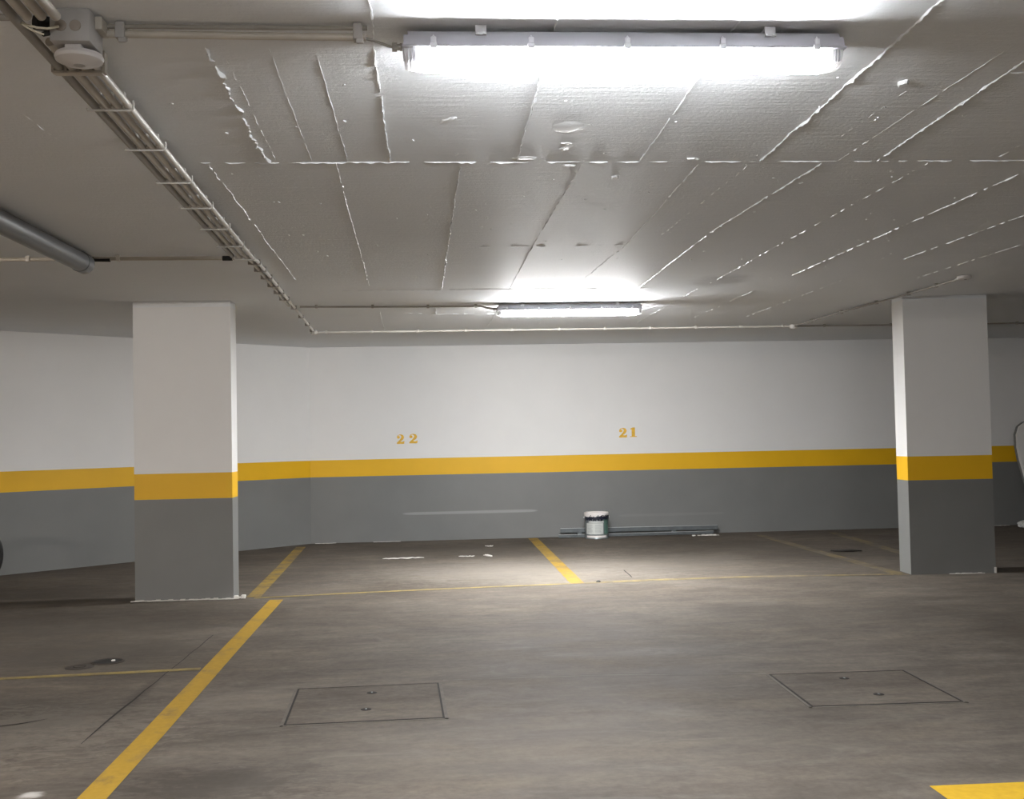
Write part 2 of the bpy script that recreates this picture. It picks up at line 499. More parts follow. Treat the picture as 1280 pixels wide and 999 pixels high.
# third bay
ridge((-.485, 10.15), (-.518, 11.85), .010, .006, .05)
ridge((-.48, 10.13), (.03, 10.4), .009, .003, .5)
ridge((.029, 9.95), (.029, 10.4), .012, .008, .0)
ridge((.03, 10.40), (1.9, 10.42), .010, .004, .25)
ridge((.606, 9.50), (.58, 11.6), .009, .005, .2)
ridge((1.09, 9.5), (1.10, 11.6), .009, .004, .3)
ridge((1.62, 9.5), (1.62, 10.4), .010, .005, .1)
ridge((1.9, 10.42), (2.05, 9.9), .010, .005, .1)
ridge((2.15, 8.8), (2.13, 11.4), .009, .004, .35)
ridge((2.66, 9.0), (2.64, 11.2), .009, .004, .35)
ridge((3.2, 8.4), (3.17, 11.0), .009, .004, .4)
def blob(x, y, rx, ry, ht, ang=0.0, n=14, rough=.25):
    ca, sa = math.cos(ang), math.sin(ang); rim = []; top = []
    for k in range(n):
        a = 2 * PI * k / n; q = 1 + random.uniform(-rough, rough)
        px, py = rx * q * math.cos(a), ry * q * math.sin(a)
        rim.append((x + px * ca - py * sa, y + px * sa + py * ca, H + .001))
        top.append((x + (px * ca - py * sa) * .72, y + (px * sa + py * ca) * .72, H - ht))
    vs = rim + top
    cm.add(vs, [(k, (k + 1) % n, n + (k + 1) % n, n + k) for k in range(n)] + [list(range(n, 2 * n))], 1, True)
blob(.530, 4.135, .066, .082, .003, .2, 20, .12)
blob(.56, 4.43, .022, .05, .003, .4, 10, .45); blob(.55, 4.37, .024, .014, .0025, .0, 9, .3)
blob(1.604, 3.60, .016, .028, .012, .3); blob(.07, 4.05, .02, .05, .004, .5)
blob(.40, 4.60, .05, .03, .004); blob(1.12, 4.62, .03, .02, .006); blob(.60, 4.73, .03, .02, .006); blob(.84, 4.95, .02, .04, .006)
for i in range(80):
    y = random.uniform(3.15, 8.3); x = random.uniform(-.95, .42 * y + .4)
    if x > 3.6: continue
    blob(x, y, random.uniform(.003, .008), random.uniform(.005, .016), random.uniform(.001, .004), random.uniform(-.6, .6), 7, .4)
struct(cm.build('ceiling', [M['ceiling'], M['ridge']]))

def banded(name, poly, top_strip=None, parent=None, grey='grey'):
    mb = MB()
    zs = [0, BAND[0], BAND[1], H]; ms = [0, 1, 2]
    if top_strip: zs = [0, BAND[0], BAND[1], H - top_strip, H]; ms = [0, 1, 2, 3]
    n = len(poly)
    vs = [(x, y, z) for z in zs for x, y in poly]
    for k in range(len(zs) - 1):
        mb.add([], [])
    fs = []; mi = []
    for k in range(len(zs) - 1):
        for i in range(n):
            fs.append((k * n + i, k * n + (i + 1) % n, (k + 1) * n + (i + 1) % n, (k + 1) * n + i)); mi.append(ms[k])
    fs.append(list(range(n))[::-1]); mi.append(0)
    fs.append([(len(zs) - 1) * n + i for i in range(n)]); mi.append(ms[-1])
    mb.v = vs; mb.f = fs; mb.mi = mi; mb.sm = [False] * len(fs)
    return mb.build(name, [M[grey], M['yellow'], M['white'], M['ceiling']], parent)

struct(banded('wall_back', [(CX, CY), (X1 + .2, CY), (X1 + .2, CY + .2), (CX - .1, CY + .2)], grey='grey_rubbed'))
struct(banded('wall_corner', [(X0, CLY), (CX, CY), (CX - .1, CY + .2), (X0 - .1, CLY + .2)]))
struct(banded('wall_left', [(X0 - .2, Y0), (X0, Y0), (X0, CLY), (X0 - .2, CLY)]))
struct(banded('wall_right', [(X1, Y0), (X1 + .2, Y0), (X1 + .2, CY), (X1, CY)]))
struct(banded('wall_front', [(X0 - .2, Y0 - .2), (X1 + .2, Y0 - .2), (X1 + .2, Y0), (X0 - .2, Y0)]))

# ------------------------------------------------------------------ pillars
lp = thing('pillar', 'rectangular pillar on the left, white above yellow band, crumbs of plaster at its foot', 'pillar', (-2.055, 9.22, 0))
banded('shaft', [(-.400, 0), (.388, 0), (.388, .25), (-.400, .25)], .05, lp)
mb = MB()
for i in range(26):
    x = -.43 + i * .033
    mb.box(x, x + .036, -.020 - random.uniform(0, .014), .004, 0, random.uniform(.003, .012), 0)
for i in range(9):
    x = .40 + random.uniform(-.05, .05); y = random.uniform(-.03, .05)
    mb.box(x, x + random.uniform(.015, .04), y, y + random.uniform(.015, .05), 0, random.uniform(.006, .022), 0, .003)
mb.build('mortar_bead', M['plaster'], lp)['label'] = 'white crumbly mortar line'
rp = thing('pillar', 'rectangular pillar on the right with a brightly lit left side, in front of the far wall', 'pillar', (4.145, 9.45, 0), -.06)
banded('shaft', [(-.005, 0), (.742, 0), (.742, .27), (-.005, .27)], .03, rp)
mb = MB()
for i in range(11):
    x = .33 + i * .028
    mb.box(x, x + .03, -.012 - random.uniform(0, .008), .004, 0, random.uniform(.002, .008), 0)
mb.box(.728, .746, -.008, .004, 0, .05, 0)
mb.build('mortar_bead', M['plaster'], rp)

# ------------------------------------------------------------------ ceiling lights
def make_light(label, loc, tube):
    t = thing('ceiling_light', label, 'ceiling light', loc)
    L = 1.280; hx = L / 2
    def extr(prof, x0, x1, mb, mi=0, taper0=1.0, taper1=1.0, smooth=True):
        n = len(prof); c = sum(p[0] for p in prof) / n; cz = prof[0][1]
        vs = [(x, c + (y - c) * tp, cz + (z - cz) * tp) for x, tp in ((x0, taper0), (x1, taper1)) for y, z in prof]
        fs = [(i, (i + 1) % n, n + (i + 1) % n, n + i) for i in range(n)] + [list(range(n))[::-1], list(range(n, 2 * n))]
        return mb.add(vs, fs, mi, smooth)
    # z = 0 is the ceiling; the rim sits 88 mm below it
    body = [(-.062, -.062), (-.060, -.052), (-.054, -.026), (-.046, -.016), (.046, -.016), (.054, -.026), (.060, -.052), (.062, -.062)]
    mb = MB(); extr(body, -hx + .012, hx - .012, mb)
    extr([(-.062, -.062), (-.060, -.052), (-.051, -.028), (.051, -.028), (.060, -.052), (.062, -.062)], -hx, -hx + .012, mb)
    extr([(-.062, -.062), (-.060, -.052), (-.051, -.028), (.051, -.028), (.060, -.052), (.062, -.062)], hx - .012, hx, mb)
    mb.box(-hx - .004, hx + .004, -.066, .066, -.066, -.058, 0, .002)
    mb.build('housing', M['housing'], t)
    d = [(-.060, -.065), (-.056, -.086), (-.046, -.104), (-.028, -.112), (.028, -.112), (.046, -.104), (.056, -.086), (.060, -.065)]
    mb = MB(); extr(d, -hx + .055, hx - .050, mb)
    n_ = len(d)
    for i_ in (0, 1, n_ - 3, n_ - 2): mb.mi[i_] = 1
    mb.build('diffuser', tube, t, angle=50)['label'] = 'glowing white cover'
    for sgn in (-1, 1):
        mb = MB()
        a, b = (hx - .052, hx - .002) if sgn > 0 else (-hx + .057, -hx + .002)
        extr(d, a, b, mb, 0, .99, .86)
        o = mb.build('end_cap', M['diff_end'], t, angle=40)
        o['label'] = 'clear unlit end of the cover'
        mb = MB()
        for q in (0, 1, 2):
            x = b - sgn * (.012 + .010 * q)
            mb.box(x - .0012, x + .0012, -.0565, .0565, -.100, -.067)
        mb.build('end_ribs', M['clip_clear'], o)
    for sy in (-1, 1):
        for k in range(5):
            x = -.555 + k * .2775
            mb = MB()
            mb.box(x - .010, x + .010, sy * .066 - .004, sy * .066 + .004, -.072, -.056, 0, .002)
            mb.box(x - .008, x + .008, sy * .069 - .003, sy * .069 + .003, -.057, -.040, 0, .002)
            mb.tube([(x - .007, sy * .064, -.044), (x, sy * .066, -.034), (x + .007, sy * .064, -.044)], .0016, 6)
            mb.build('clip', M['clip_clear'], t)
    for x in (-.42, .42):
        mb = MB()
        mb.box(x - .014, x + .014, -.056, .056, -.018, -.0015, 0, .001)
        for s2 in (-1, 1):
            mb.box(x - .016, x + .016, s2 * .056 - .003, s2 * .056 + .003, -.030, -.0015, 0, .001)
            for s3 in (-1, 1): mb.box(x + s3 * .011 - .005, x + s3 * .011 + .005, s2 * .061 - .004, s2 * .061 + .004, -.031, -.022, 0, .002)
        mb.build('mounting_bracket', M['clip_clear'], t)
    mb = MB()
    for r, x0, x1 in ((.012, -.012, 0), (.010, -.022, -.010), (.014, -.034, -.020)):
        mb.tube([(-hx + x0, 0, -.046), (-hx + x1, 0, -.046)], r, 8, smooth=False)
    mb.build('cable_gland', M['pvc_dark'], t)
    return t
l1 = make_light('large bright tube light nearest the camera at the top of the photo', (.571, 3.160, H), M['tube'])
l2 = dup(l1, (1.205, 9.66, H), 'small distant tube light glowing above bays 21 and 22', ('diffuser', M['tube_far']))
l3 = dup(l1, (.55, -3.2, H), 'added tube light on the ceiling, unseen behind the camera', ('diffuser', M['tube_far']))  # added out of view, stands in for the rest of the garage's lighting
l4 = dup(l1, (-5.2, 1.2, H), 'added tube light on the ceiling, unseen over the bays left of the camera', ('diffuser', M['tube_warm']))  # second added light out of view, gives the left side more, warmer light

# ------------------------------------------------------------------ conduits on the ceiling
def cxc(y): return -1.052 - .031 * (y - 3.75)
PITCHC = .037
run = thing('conduit_run', 'bundle of pipes held by white cross bars running along the left of the ceiling', 'conduit', (-1.05, 3.3, 2.40))
def local(p, o=(-1.05, 3.3, 2.40)): return tuple(a - b for a, b in zip(p, o))
Z = 2.40
offs = [-1.5, -.5, .5, 1.5]
def cpath(k, y0, y1, n=10, z=Z): return [local((cxc(y0 + (y1 - y0) * i / n) + offs[k] * PITCHC, y0 + (y1 - y0) * i / n, z)) for i in range(n + 1)]
MB().tube(cpath(0, -1.0, 6.72), .0135, 14).build('pipe', M['pvc_dark'], run)['label'] = 'darker outermost pipe'
MB().tube(cpath(1, 3.12, 6.78), .0125, 14).build('pipe', M['pvc'], run)
MB().tube(cpath(2, 3.12, 6.80) + [local((cxc(y) + .010, y, 2.43)) for y in (7.1, 8.0, 9.0, 9.45)], .0115, 14).build('pipe', M['pvc'], run)
MB().tube(cpath(3, 3.12, 6.80) + [local((cxc(y) + .045, y, 2.43)) for y in (7.1, 8.0, 9.0, 10.0, 11.0, 11.8)], .0115, 14).build('pipe', M['pvc_pale'], run)
for k in (1, 2, 3): MB().tube(cpath(k, -1.0, 2.93), .0135, 14).build('pipe', M['pvc'], run)
for y in (3.705, 4.213, 4.745, 5.265, 5.785, 6.305, 6.745):
    mb = MB(); x = cxc(y)
    sk = .018 if y > 6.7 else 0
    xl = x - (.078 if y < 6.7 else .045)
    mb.tube([(xl, y - .002, Z - .010), (xl, y, Z - .0175), (x + .062, y + sk, Z - .0175), (x + .071, y + sk, Z - .014), (x + .073, y + sk, Z + .004), (x + .070, y + sk, Z + .014)], .0036, 8)
    for q in (-1, 0, 1): mb.box(x + q * PITCHC - .004, x + q * PITCHC + .004, y + .004, y + .030, Z - .004, H - .0015)
    for v in range(len(mb.v)): mb.v[v] = local(mb.v[v])
    mb.build('cross_bar', M['bracket'], run)
for y in (7.15, 7.45, 7.8, 8.2, 8.6, 9.0, 9.6, 10.3, 11.0, 11.6):
    mb = MB(); x = cxc(y) + (.028 if y < 9.2 else .045); hw = .034 if y < 9.2 else .018
    mb.box(x - hw - .014, x + hw, y - .008, y + .008, 2.415, 2.447, 0, .002)
    mb.box(x - hw, x + hw, y - .008, y + .008, 2.413, 2.419, 0, .002)
    for v in range(len(mb.v)): mb.v[v] = local(mb.v[v])
    mb.build('pipe_clip', M['pvc_dark'], run)
mb = MB()                                    # saddle just beyond the smoke detector
x = cxc(3.34)
mb.box(x - .072, x + .070, 3.325, 3.352, Z - .020, Z - .011, 0, .002)
for q in (-2, -1, 0, 1, 2): mb.box(x + q * PITCHC - .004 * (1 if abs(q) < 2 else .8), x + q * PITCHC + .004, 3.325, 3.352, Z - .016, H - .002)
for v in range(len(mb.v)): mb.v[v] = local(mb.v[v])
mb.build('saddle', M['pvc'], run)

jb = thing('junction_box', 'grey square junction box with loose wires at upper left beside the detector', 'junction box', (-.962, 3.06, 2.36))
MB().box(-.050, .056, -.060, .060, 0, .090, 0, .004).build('body', M['box_grey'], jb)
for x in (-.020, .018):
    MB().lathe([(.0, -.0635), (.012, -.0635), (.015, -.062), (.0165, -.058)], (x, 0, .042), 20, axis='Y').build('knockout', M['knock'], jb)
mb = MB()
mb.tube([(-.058, -.030, .055), (-.090, -.055, .052)], .020, 12); mb.tube([(-.052, -.06, .02), (-.060, -.075, .012)], .007, 10)
mb.build('grommet', M['black'], jb)
mb = MB()
mb.tube([(-.130, -.085, .052), (-.10, -.095, .030), (-.070, -.095, .022), (-.045, -.088, .022), (-.022, -.070, .035)], .0032, 8)
mb.tube([(-.128, -.090, .050), (-.10, -.102, .024), (-.078, -.098, .012), (-.058, -.078, .010)], .0026, 8)
mb.build('loose_wire', M['wire'], jb)
mb = MB()
mb.box(.054, .074, -.012, .060, .050, .086, 0, .003)
mb.build('outlet', M['pvc'], jb)

sd = thing('smoke_detector', 'round white smoke detector hanging under the grey junction box', 'smoke detector', (-.957, 3.075, 2.318))
MB().lathe([(0, .001), (.018, 0), (.022, .003), (.048, .006), (.062, .013), (.065, .021), (.061, .030), (.045, .034), (0, .034)], n=40).build('body', M['detector'], sd)
MB().lathe([(0, -.0015), (.012, -.0015), (.017, .001), (.019, .004)], n=28).build('lens', M['box_grey'], sd)
MB().box(-.024, .020, -.050, -.018, .026, .044, 0, .004).build('tab', M['detector'], sd)

# pipe pair from the box to the near light
cb = thing('conduit', 'pair of thin pipes from the junction box to the near tube light', 'conduit', (-.55, 3.12, 2.43))
o_ = (-.55, 3.12, 2.43)
MB().tube([local(p, o_) for p in ((-.90, 3.105, 2.418), (-.55, 3.112, 2.417), (-.175, 3.112, 2.414))], .0105, 14).build('pipe', M['pvc'], cb)
MB().tube([local(p, o_) for p in ((-.905, 3.10, 2.437), (-.55, 3.102, 2.437), (-.17, 3.10, 2.436))], .0065, 12).build('pipe', M['pvc_dark'], cb)
MB().tube([local(p, o_) for p in ((-.19, 3.112, 2.414), (-.15, 3.125, 2.409), (-.115, 3.150, 2.404), (-.100, 3.160, 2.404))], .0042, 10).build('cable', M['pvc_dark'], cb)
for x in (-.852, -.197):
    mb = MB(); mb.box(x - .013, x + .013, 3.086, 3.126, 2.402, 2.4475, 0, .003); mb.box(x - .004, x + .016, 3.088, 3.098, 2.390, 2.404, 0, .002)
    for v in range(len(mb.v)): mb.v[v] = local(mb.v[v], o_)
    mb.build('pipe_clip', M['box_grey'], cb)

def conduit(name, label, pts, r, mat, clips, clipmat, cat='conduit', cw=.011):
    o = Vector(pts[0]); t = thing(name, label, cat, o)
    MB().tube([Vector(p) - o for p in pts], r, 12).build('pipe', mat, t)
    for (p, ang) in clips:
        mb = MB()
        mb.box(-cw, cw, -r - .006, r + .006, -r - .004, min(.02, H - p[2] - .001), 0, .002)
        c = mb.build('pipe_clip', clipmat, t)
        c.location = Vector(p) - o; c.rotation_euler = (0, 0, ang)
    return t
RY = 11.85; rz = 2.432
def rcy(x): return RY + .0
conduit('conduit', 'long pale pipe clipped along the far ceiling in front of the back wall', [(-1.25, RY, rz), (0, RY, rz), (1.5, RY, rz), (3.93, RY, rz)], .010, M['pvc_pale'],
        [((x, RY, rz), 0) for x in (-1.137, -.65, -.16, .35, .85, 1.36, 1.86, 2.36, 2.86, 3.36, 3.83)], M['pvc_pale'])
conduit('conduit', 'dim pipe continuing behind the right pillar towards the right edge', [(3.98, RY, rz), (6, RY, rz), (9.5, RY, rz)], .009, M['pvc_dark'],
        [((x, RY, rz), 0) for x in (4.30, 5.05, 5.8, 6.5, 7.2, 8.0)], M['pvc_dark'])
jn = thing('junction_box', 'small round pipe junction on the far ceiling left of the right pillar', 'junction box', (3.95, RY, 2.405))
MB().lathe([(0, 0), (.036, 0), (.042, .008), (.042, .043), (0, .043)], n=24).build('body', M['pvc_pale'], jn)
MB().lathe([(.0, -.004), (.02, -.004), (.022, 0)], n=16).build('cap', M['pvc'], jn)
jn2 = thing('junction_box', 'small pipe junction at the far end of the conduit bundle near the wall corner', 'junction box', (-1.262, 11.83, 2.410))
MB().box(-.035, .035, -.04, .04, 0, .038, 0, .006).build('body', M['pvc_pale'], jn2)
MB().lathe([(0, -.003), (.018, -.003), (.02, .001)], n=16).build('cap', M['pvc'], jn2)
conduit('conduit', 'slanting pipe along the ceiling from the far junction to the small white sensor', [(3.955, RY - .04, rz), (3.99, 10.3, rz), (4.06, 9.33, rz), (4.082, 8.27, rz)], .0085, M['pvc_dark'],
        [((3.965, 11.3, rz), PI / 2), ((3.985, 10.5, rz), PI / 2), ((4.03, 9.75, rz), PI / 2), ((4.065, 9.15, rz), PI / 2), ((4.075, 8.65, rz), PI / 2)], M['pvc_dark'])
sn = thing('sensor', 'small white ceiling sensor just above the right pillar', 'sensor', (4.088, 8.20, 2.415))
MB().lathe([(0, 0), (.030, .001), (.050, .008), (.055, .018), (.053, .030), (.030, .035), (0, .035)], n=28).build('body', M['detector'], sn)
MB().lathe([(.0, -.003), (.008, -.003), (.011, .001)], (0, -.02, .002), 14).build('lens', M['black'], sn)
conduit('conduit', 'dark thin pipe from the conduit bundle to the distant tube light', [(-1.14, 9.56, rz), (-.3, 9.64, rz), (.42, 9.67, rz), (.48, 9.665, 2.415), (.535, 9.66, 2.404)], .008, M['pvc_dark'],
        [((x, 9.56 + .09 * (x + 1.14), rz), 0) for x in (-1.0, -.52, -.04)] + [((.38, 9.668, rz), 0)], M['pvc_dark'])
lc = conduit('conduit', 'thin pipe with a taped black joint meeting the conduit bundle at left', [(-6.5, 6.90, 2.425), (-2.6, 6.93, 2.425), (-2.04, 6.93, 2.425), (-1.9, 6.935, 2.425), (-1.20, 6.95, 2.425)], .012, M['pvc'],
        [((-2.47, 6.93, 2.425), 0), ((-1.93, 6.93, 2.425), 0)], M['pvc_pale'])
MB().tube([(-2.12, 6.932, 2.424), (-1.98, 6.935, 2.421)], .0155, 12).build('tape', M['black'], lc, (6.5, -6.90, -2.425))
MB().tube([(-1.30, 6.948, 2.424), (-1.24, 6.95, 2.424)], .0155, 12).build('tape', M['black'], lc, (6.5, -6.90, -2.425))
lc2 = conduit('conduit', 'thin pipe crossing the top left corner of the ceiling', [(-1.95, 3.04, 2.43), (-1.112, 3.02, 2.43)], .009, M['pvc_dark'], [((-1.5, 3.03, 2.43), 0)], M['pvc_dark'])

dp = thing('drain_pipe', 'thick dark grey round pipe hung under the ceiling at the left edge', 'pipe', (-2.11, 6.86, 2.382))
MB().tube([(-.0, 0, 0), (0, -3, 0), (0, -9, 0)], .058, 32).build('pipe', M['drain_pipe'], dp)
MB().lathe([(0, .016), (.040, .014), (.055, .006), (.0615, -.004), (.0625, -.10), (.058, -.105)], n=32, axis='Y').build('end_cap', M['drain_pipe'], dp)
for y in (-1.6, -4.0):
    mb = MB(); mb.tube([(math.cos(a) * .062, y, math.sin(a) * .062) for a in [i * PI / 8 for i in range(17)]], .004, 6)
    mb.box(-.004, .004, y - .004, y + .004, .055, .067)
    mb.build('hanger', M['steel_dull'], dp)

# ------------------------------------------------------------------ floor markings
def line(label, pts, wd, mat, z=.0016, name='painted_line'):
    mb = MB(); floor_strip(mb, pts, wd, z); n0 = len(mb.v)
    floor_strip(mb, pts, wd, .0004)
    o = mb.build(name, mat)
    return tag(o, label, 'floor marking')
line('yellow bay line on the floor from the left pillar back to the wall corner', [(-1.640, 13.55), (-1.575, 11.5), (-1.515, 9.28)], .115, M['line_worn'])
line('wide yellow line crossing the left foreground floor diagonally', [(-1.299, 9.07), (-1.285, 7.0), (-1.262, 5.0), (-1.258, 4.12), (-1.25, 3.0)], .108, M['line_fresh'])
line('yellow bay line on the floor between bays 22 and 21', [(1.205, 13.88), (1.205, 11.6), (1.206, 9.52)], .120, M['line_mid'])
line('faded yellow bay line reaching the foot of the right pillar', [(3.99, 13.6), (4.02, 11.6), (4.066, 9.44)], .115, M['line_faded'])
line('second faded yellow line by the wall left of the right pillar', [(4.95, 13.6), (4.86, 12.2), (4.76, 10.9)], .115, M['line_faded'], .0020)
line('thin pale line along the front of bay 22', [(-1.50, 9.21), (-.90, 9.31), (-.318, 9.385), (.40, 9.46), (1.14, 9.515)], .055, M['line_thin'], .0022)
line('thin faded yellow line along the front of bay 21', [(1.27, 9.53), (1.9, 9.60), (2.6, 9.63), (3.3, 9.58), (4.0, 9.50)], [.10, .10, .09, .08, .07], M['line_ghost'], .0022)
line('narrow yellow line at left meeting the wide foreground line', [(-4.5, 6.22), (-2.41, 6.31), (-1.90, 6.35), (-1.345, 6.395)], .060, M['line_thin'], .0022)
line('bright yellow painted strip in the bottom right corner of the photo', [(1.735, 3.765), (2.6, 3.76), (4.2, 3.76)], .20, M['line_bright'])
line('faint pale scored line between the two manhole covers', [(.02, 5.88), (.9, 5.86), (1.72, 5.76)], .008, M['score_pale'], .0012)

# ------------------------------------------------------------------ manhole covers
def manhole(label, cx_, cy_, w_, d_, ang, slots):
    t = thing('manhole_cover', label, 'manhole cover', (cx_, cy_, 0), ang)
    hw, hd = w_ / 2, d_ / 2
    MB().box(-hw + .006, hw - .006, -hd + .006, hd - .006, .0002, .0030).build('infill', M['floor_patch'], t)
    mb = MB(); f = .0045
    mb.box(-hw - .003, hw + .003, -hd - .003, -hd + f, .0002, .0036); mb.box(-hw - .004, hw + .004, hd - f * .4, hd + .003, .0002, .0036)
    mb.box(-hw - .004, -hw + f, -hd, hd, .0002, .0036); mb.box(hw - f, hw + .004, -hd, hd, .0002, .0036)
    mb.build('frame', M['joint'], t)['label'] = 'thin dark steel edge'
    mb = MB(); f2 = .02
    for sx in (-1, 1): mb.box(min(sx * (hw + .004), sx * (hw + f2)), max(sx * (hw + .004), sx * (hw + f2)), -hd - f2, hd + .004, .0002, .0018)
    mb.box(-hw - f2, hw + f2, -hd - f2, -hd - .004, .0002, .0018)
    mb.build('mortar_edge', M['mortar'], t)
    for x, y in slots:
        mb = MB()
        mb.lathe([(0, .0052), (.018, .0052), (.024, .0044), (.026, .003)], (x, y, 0), 20)
        o = mb.build('lifting_eye', M['joint'], t)
        mb = MB(); mb.box(x - .004, x + .004, y - .012, y + .012, .005, .0062)
        mb.build('slot', M['steel_dull'], o)
    return t
def patch_mat():
    t = NT('cover_infill')
    c, big, streak, fine = concrete(t, 1.02)
    t.bump(fine, .3, .004)
    return t.set(c, .78, 0, .15)
M['floor_patch'] = patch_mat()
M['mortar'] = plain('mortar_edge', (.125, .110, .095), .8, 0, .2, .15, 18)
manhole('square manhole cover in the foreground floor beside the wide yellow line', -.352, 5.435, .715, .72, .035, [(.02, .20), (.0, -.14)])
manhole('square manhole cover in the foreground floor at right', 2.078, 5.375, .71, .69, -.02, [(-.01, .20), (.03, -.16)])

# ------------------------------------------------------------------ small things on the floor
dr = thing('floor_drain', 'small black drain opening in the floor at left, below the pillar', 'drain', (-1.945, 6.70, 0))
MB().lathe([(.095, 0), (.095, .004), (.082, .006), (.078, .003)], n=28).build('rim', M['lid'], dr)
MB().lathe([(0, .0035), (.080, .0035)], n=28).build('opening', M['black'], dr)
mb = MB(); mb.box(.022, .042, -.010, .008, .003, .012, 0, .003); mb.build('bright_chip', M['plaster'], dr)
dd = thing('floor_drain', 'dull round drain lid beside the black drain opening', 'drain', (-2.065, 6.565, 0))
MB().lathe([(0, .004), (.070, .004), (.080, .0025), (.082, 0)], n=28).build('lid', M['lid'], dd)
MB().lathe([(.030, .0052), (.034, .0052), (.036, .004)], n=20).build('ring', M['joint'], dd)

def smear(label, x, y, L, wd, ang, n=10, ht=.004):
    mb = MB(); ca, sa = math.cos(ang), math.sin(ang)
    top = []; bot = []
    for i in range(n + 1):
        t_ = i / n; ww = wd * (.35 + random.random()) * (1 - abs(2 * t_ - 1) ** 3 * .8)
        px = (t_ - .5) * L; py = random.uniform(-wd, wd) * .4
        top.append((px, py + ww / 2)); bot.append((px, py - ww / 2))
    poly = [(a * ca - b * sa, a * sa + b * ca) for a, b in bot + top[::-1]]
    vs = [(a, b, 0) for a, b in poly] + [(a, b, ht) for a, b in poly]; m_ = len(poly)
    fs = [(i, (i + 1) % m_, m_ + (i + 1) % m_, m_ + i) for i in range(m_)]
    k = n + 1
    for i in range(n): fs.append((m_ + i, m_ + i + 1, m_ + m_ - 2 - i, m_ + m_ - 1 - i))
    mb.add(vs, fs)
    o = mb.build('plaster_smear', M['plaster'], None, (x, y, .0005))
    return tag(o, label, 'plaster smear', 'plaster smears in bay 22')
smear('long white plaster smear on the floor of bay 22, leftmost', -.36, 11.95, .44, .09, .02, 14)
smear('thin white plaster streak in the middle of bay 22 floor', .32, 11.96, .17, .05, .05)
smear('small bright plaster splat on bay 22 floor right of the streak', .54, 11.98, .07, .16, .4, 6, .008)
smear('faint white plaster mark on bay 22 floor close to the back wall', .62, 13.02, .10, .12, .2)
smear('thin plaster line at the foot of the back wall beside the corner', -1.38, 13.915, .26, .03, .0)
smear('thin plaster line at the foot of the back wall below number 22', -.62, 13.915, .34, .025, .0)
smear('thin plaster line at the foot of the far wall near the right edge board', 7.25, 13.90, .34, .06, .0)
pb = MB(); pb.lathe([(0, .018), (.012, .014), (.02, .006), (.022, 0)], n=10)
tag(pb.build('pebble', M['black'], None, (1.395, 9.57, 0)), 'tiny black pebble just right of the middle bay line end', 'pebble')
mb = MB()
for i in range(16):
    x = random.uniform(-.16, .16); y = random.uniform(-.03, .03)
    mb.box(x, x + random.uniform(.02, .06), y, y + random.uniform(.02, .05), 0, random.uniform(.004, .016), 0, .002)
tag(mb.build('plaster_crumbs', M['plaster'], None, (3.33, 13.60, 0)), 'white plaster crumbs on the floor under the right end of the metal bars', 'plaster')
bk = thing('tyre_shard', 'curved dark scrap on the floor left of the right pillar', 'debris', (4.28, 11.4, 0))
MB().tube([(-.13, .05, .010), (-.05, -.02, .012), (.06, -.05, .014), (.17, -.04, .010)], [.006, .012, .013, .005], 8).build('strip', M['joint'], bk)

# ------------------------------------------------------------------ painted bay numbers on the back wall
def ribbon(mb, pts, wds, y0=-.0016):
    n = len(pts); A = []; B = []
    for i in range(n):
        a = Vector(pts[max(i - 1, 0)]); b = Vector(pts[min(i + 1, n - 1)]); d = (b - a).normalized(); nn = Vector((-d.y, d.x))
        p = Vector(pts[i]); A.append(p + nn * wds[i] / 2); B.append(p - nn * wds[i] / 2)
    mb.add([(q.x, y0, q.y) for q in A] + [(q.x, y0, q.y) for q in B], [(i, n + i, n + i + 1, i + 1) for i in range(n - 1)])
def digit(ch, w_, h_):
    mb = MB()
    if ch == '2':
        c = [(.24 + .17 * math.cos(a), .70 + .15 * math.sin(a)) for a in [2 * PI * k / 16 for k in range(16)]]
        mb.add([(x, -.0016, z) for x, z in c], [list(range(16))])
        pts = [(.12, .78), (.20, .90), (.36, .965), (.52, .95), (.66, .86), (.72, .72), (.67, .58), (.54, .44), (.38, .31), (.22, .20), (.12, .12)]
        ribbon(mb, pts, [.05, .06, .07, .12, .24, .32, .30, .24, .16, .12, .10], -.0017)
        base = [(.06, 0), (.88, 0), (.92, .30), (.84, .30), (.78, .235), (.60, .22), (.40, .27), (.22, .25), (.06, .12)]
        mb.add([(x, -.0018, z) for x, z in base], [list(range(len(base)))])
    else:
        stem = [(.30, .06), (.72, .06), (.72, 1.0), (.56, 1.0), (.30, .90)]
        flag = [(.12, .80), (.32, .80), (.32, .92), (.56, 1.0), (.42, 1.0), (.12, .87)]
        foot = [(.10, 0), (.92, 0), (.92, .08), (.10, .08)]
        for q, y in ((stem, -.0016), (flag, -.0017), (foot, -.0018)): mb.add([(x, y, z) for x, z in q], [list(range(len(q)))])
    mb.v = [(x * w_, y, z * h_) for x, y, z in mb.v]
    return mb
n22 = thing('bay_number', 'yellow stencilled number 22 on the wall left of the middle bay line', 'number', (-.485, WY, 1.220))
digit('2', .112, .118).build('digit', M['digit'], n22)
digit('2', .122, .118).build('digit', M['digit'], n22, (.155, 0, .004))
n21 = thing('bay_number', 'yellow stencilled number 21 on the wall above the paint bucket', 'number', (2.335, WY, 1.243))
digit('2', .122, .122).build('digit', M['digit'], n21)
digit('1', .105, .122).build('digit', M['digit'], n21, (.138, 0, .004))

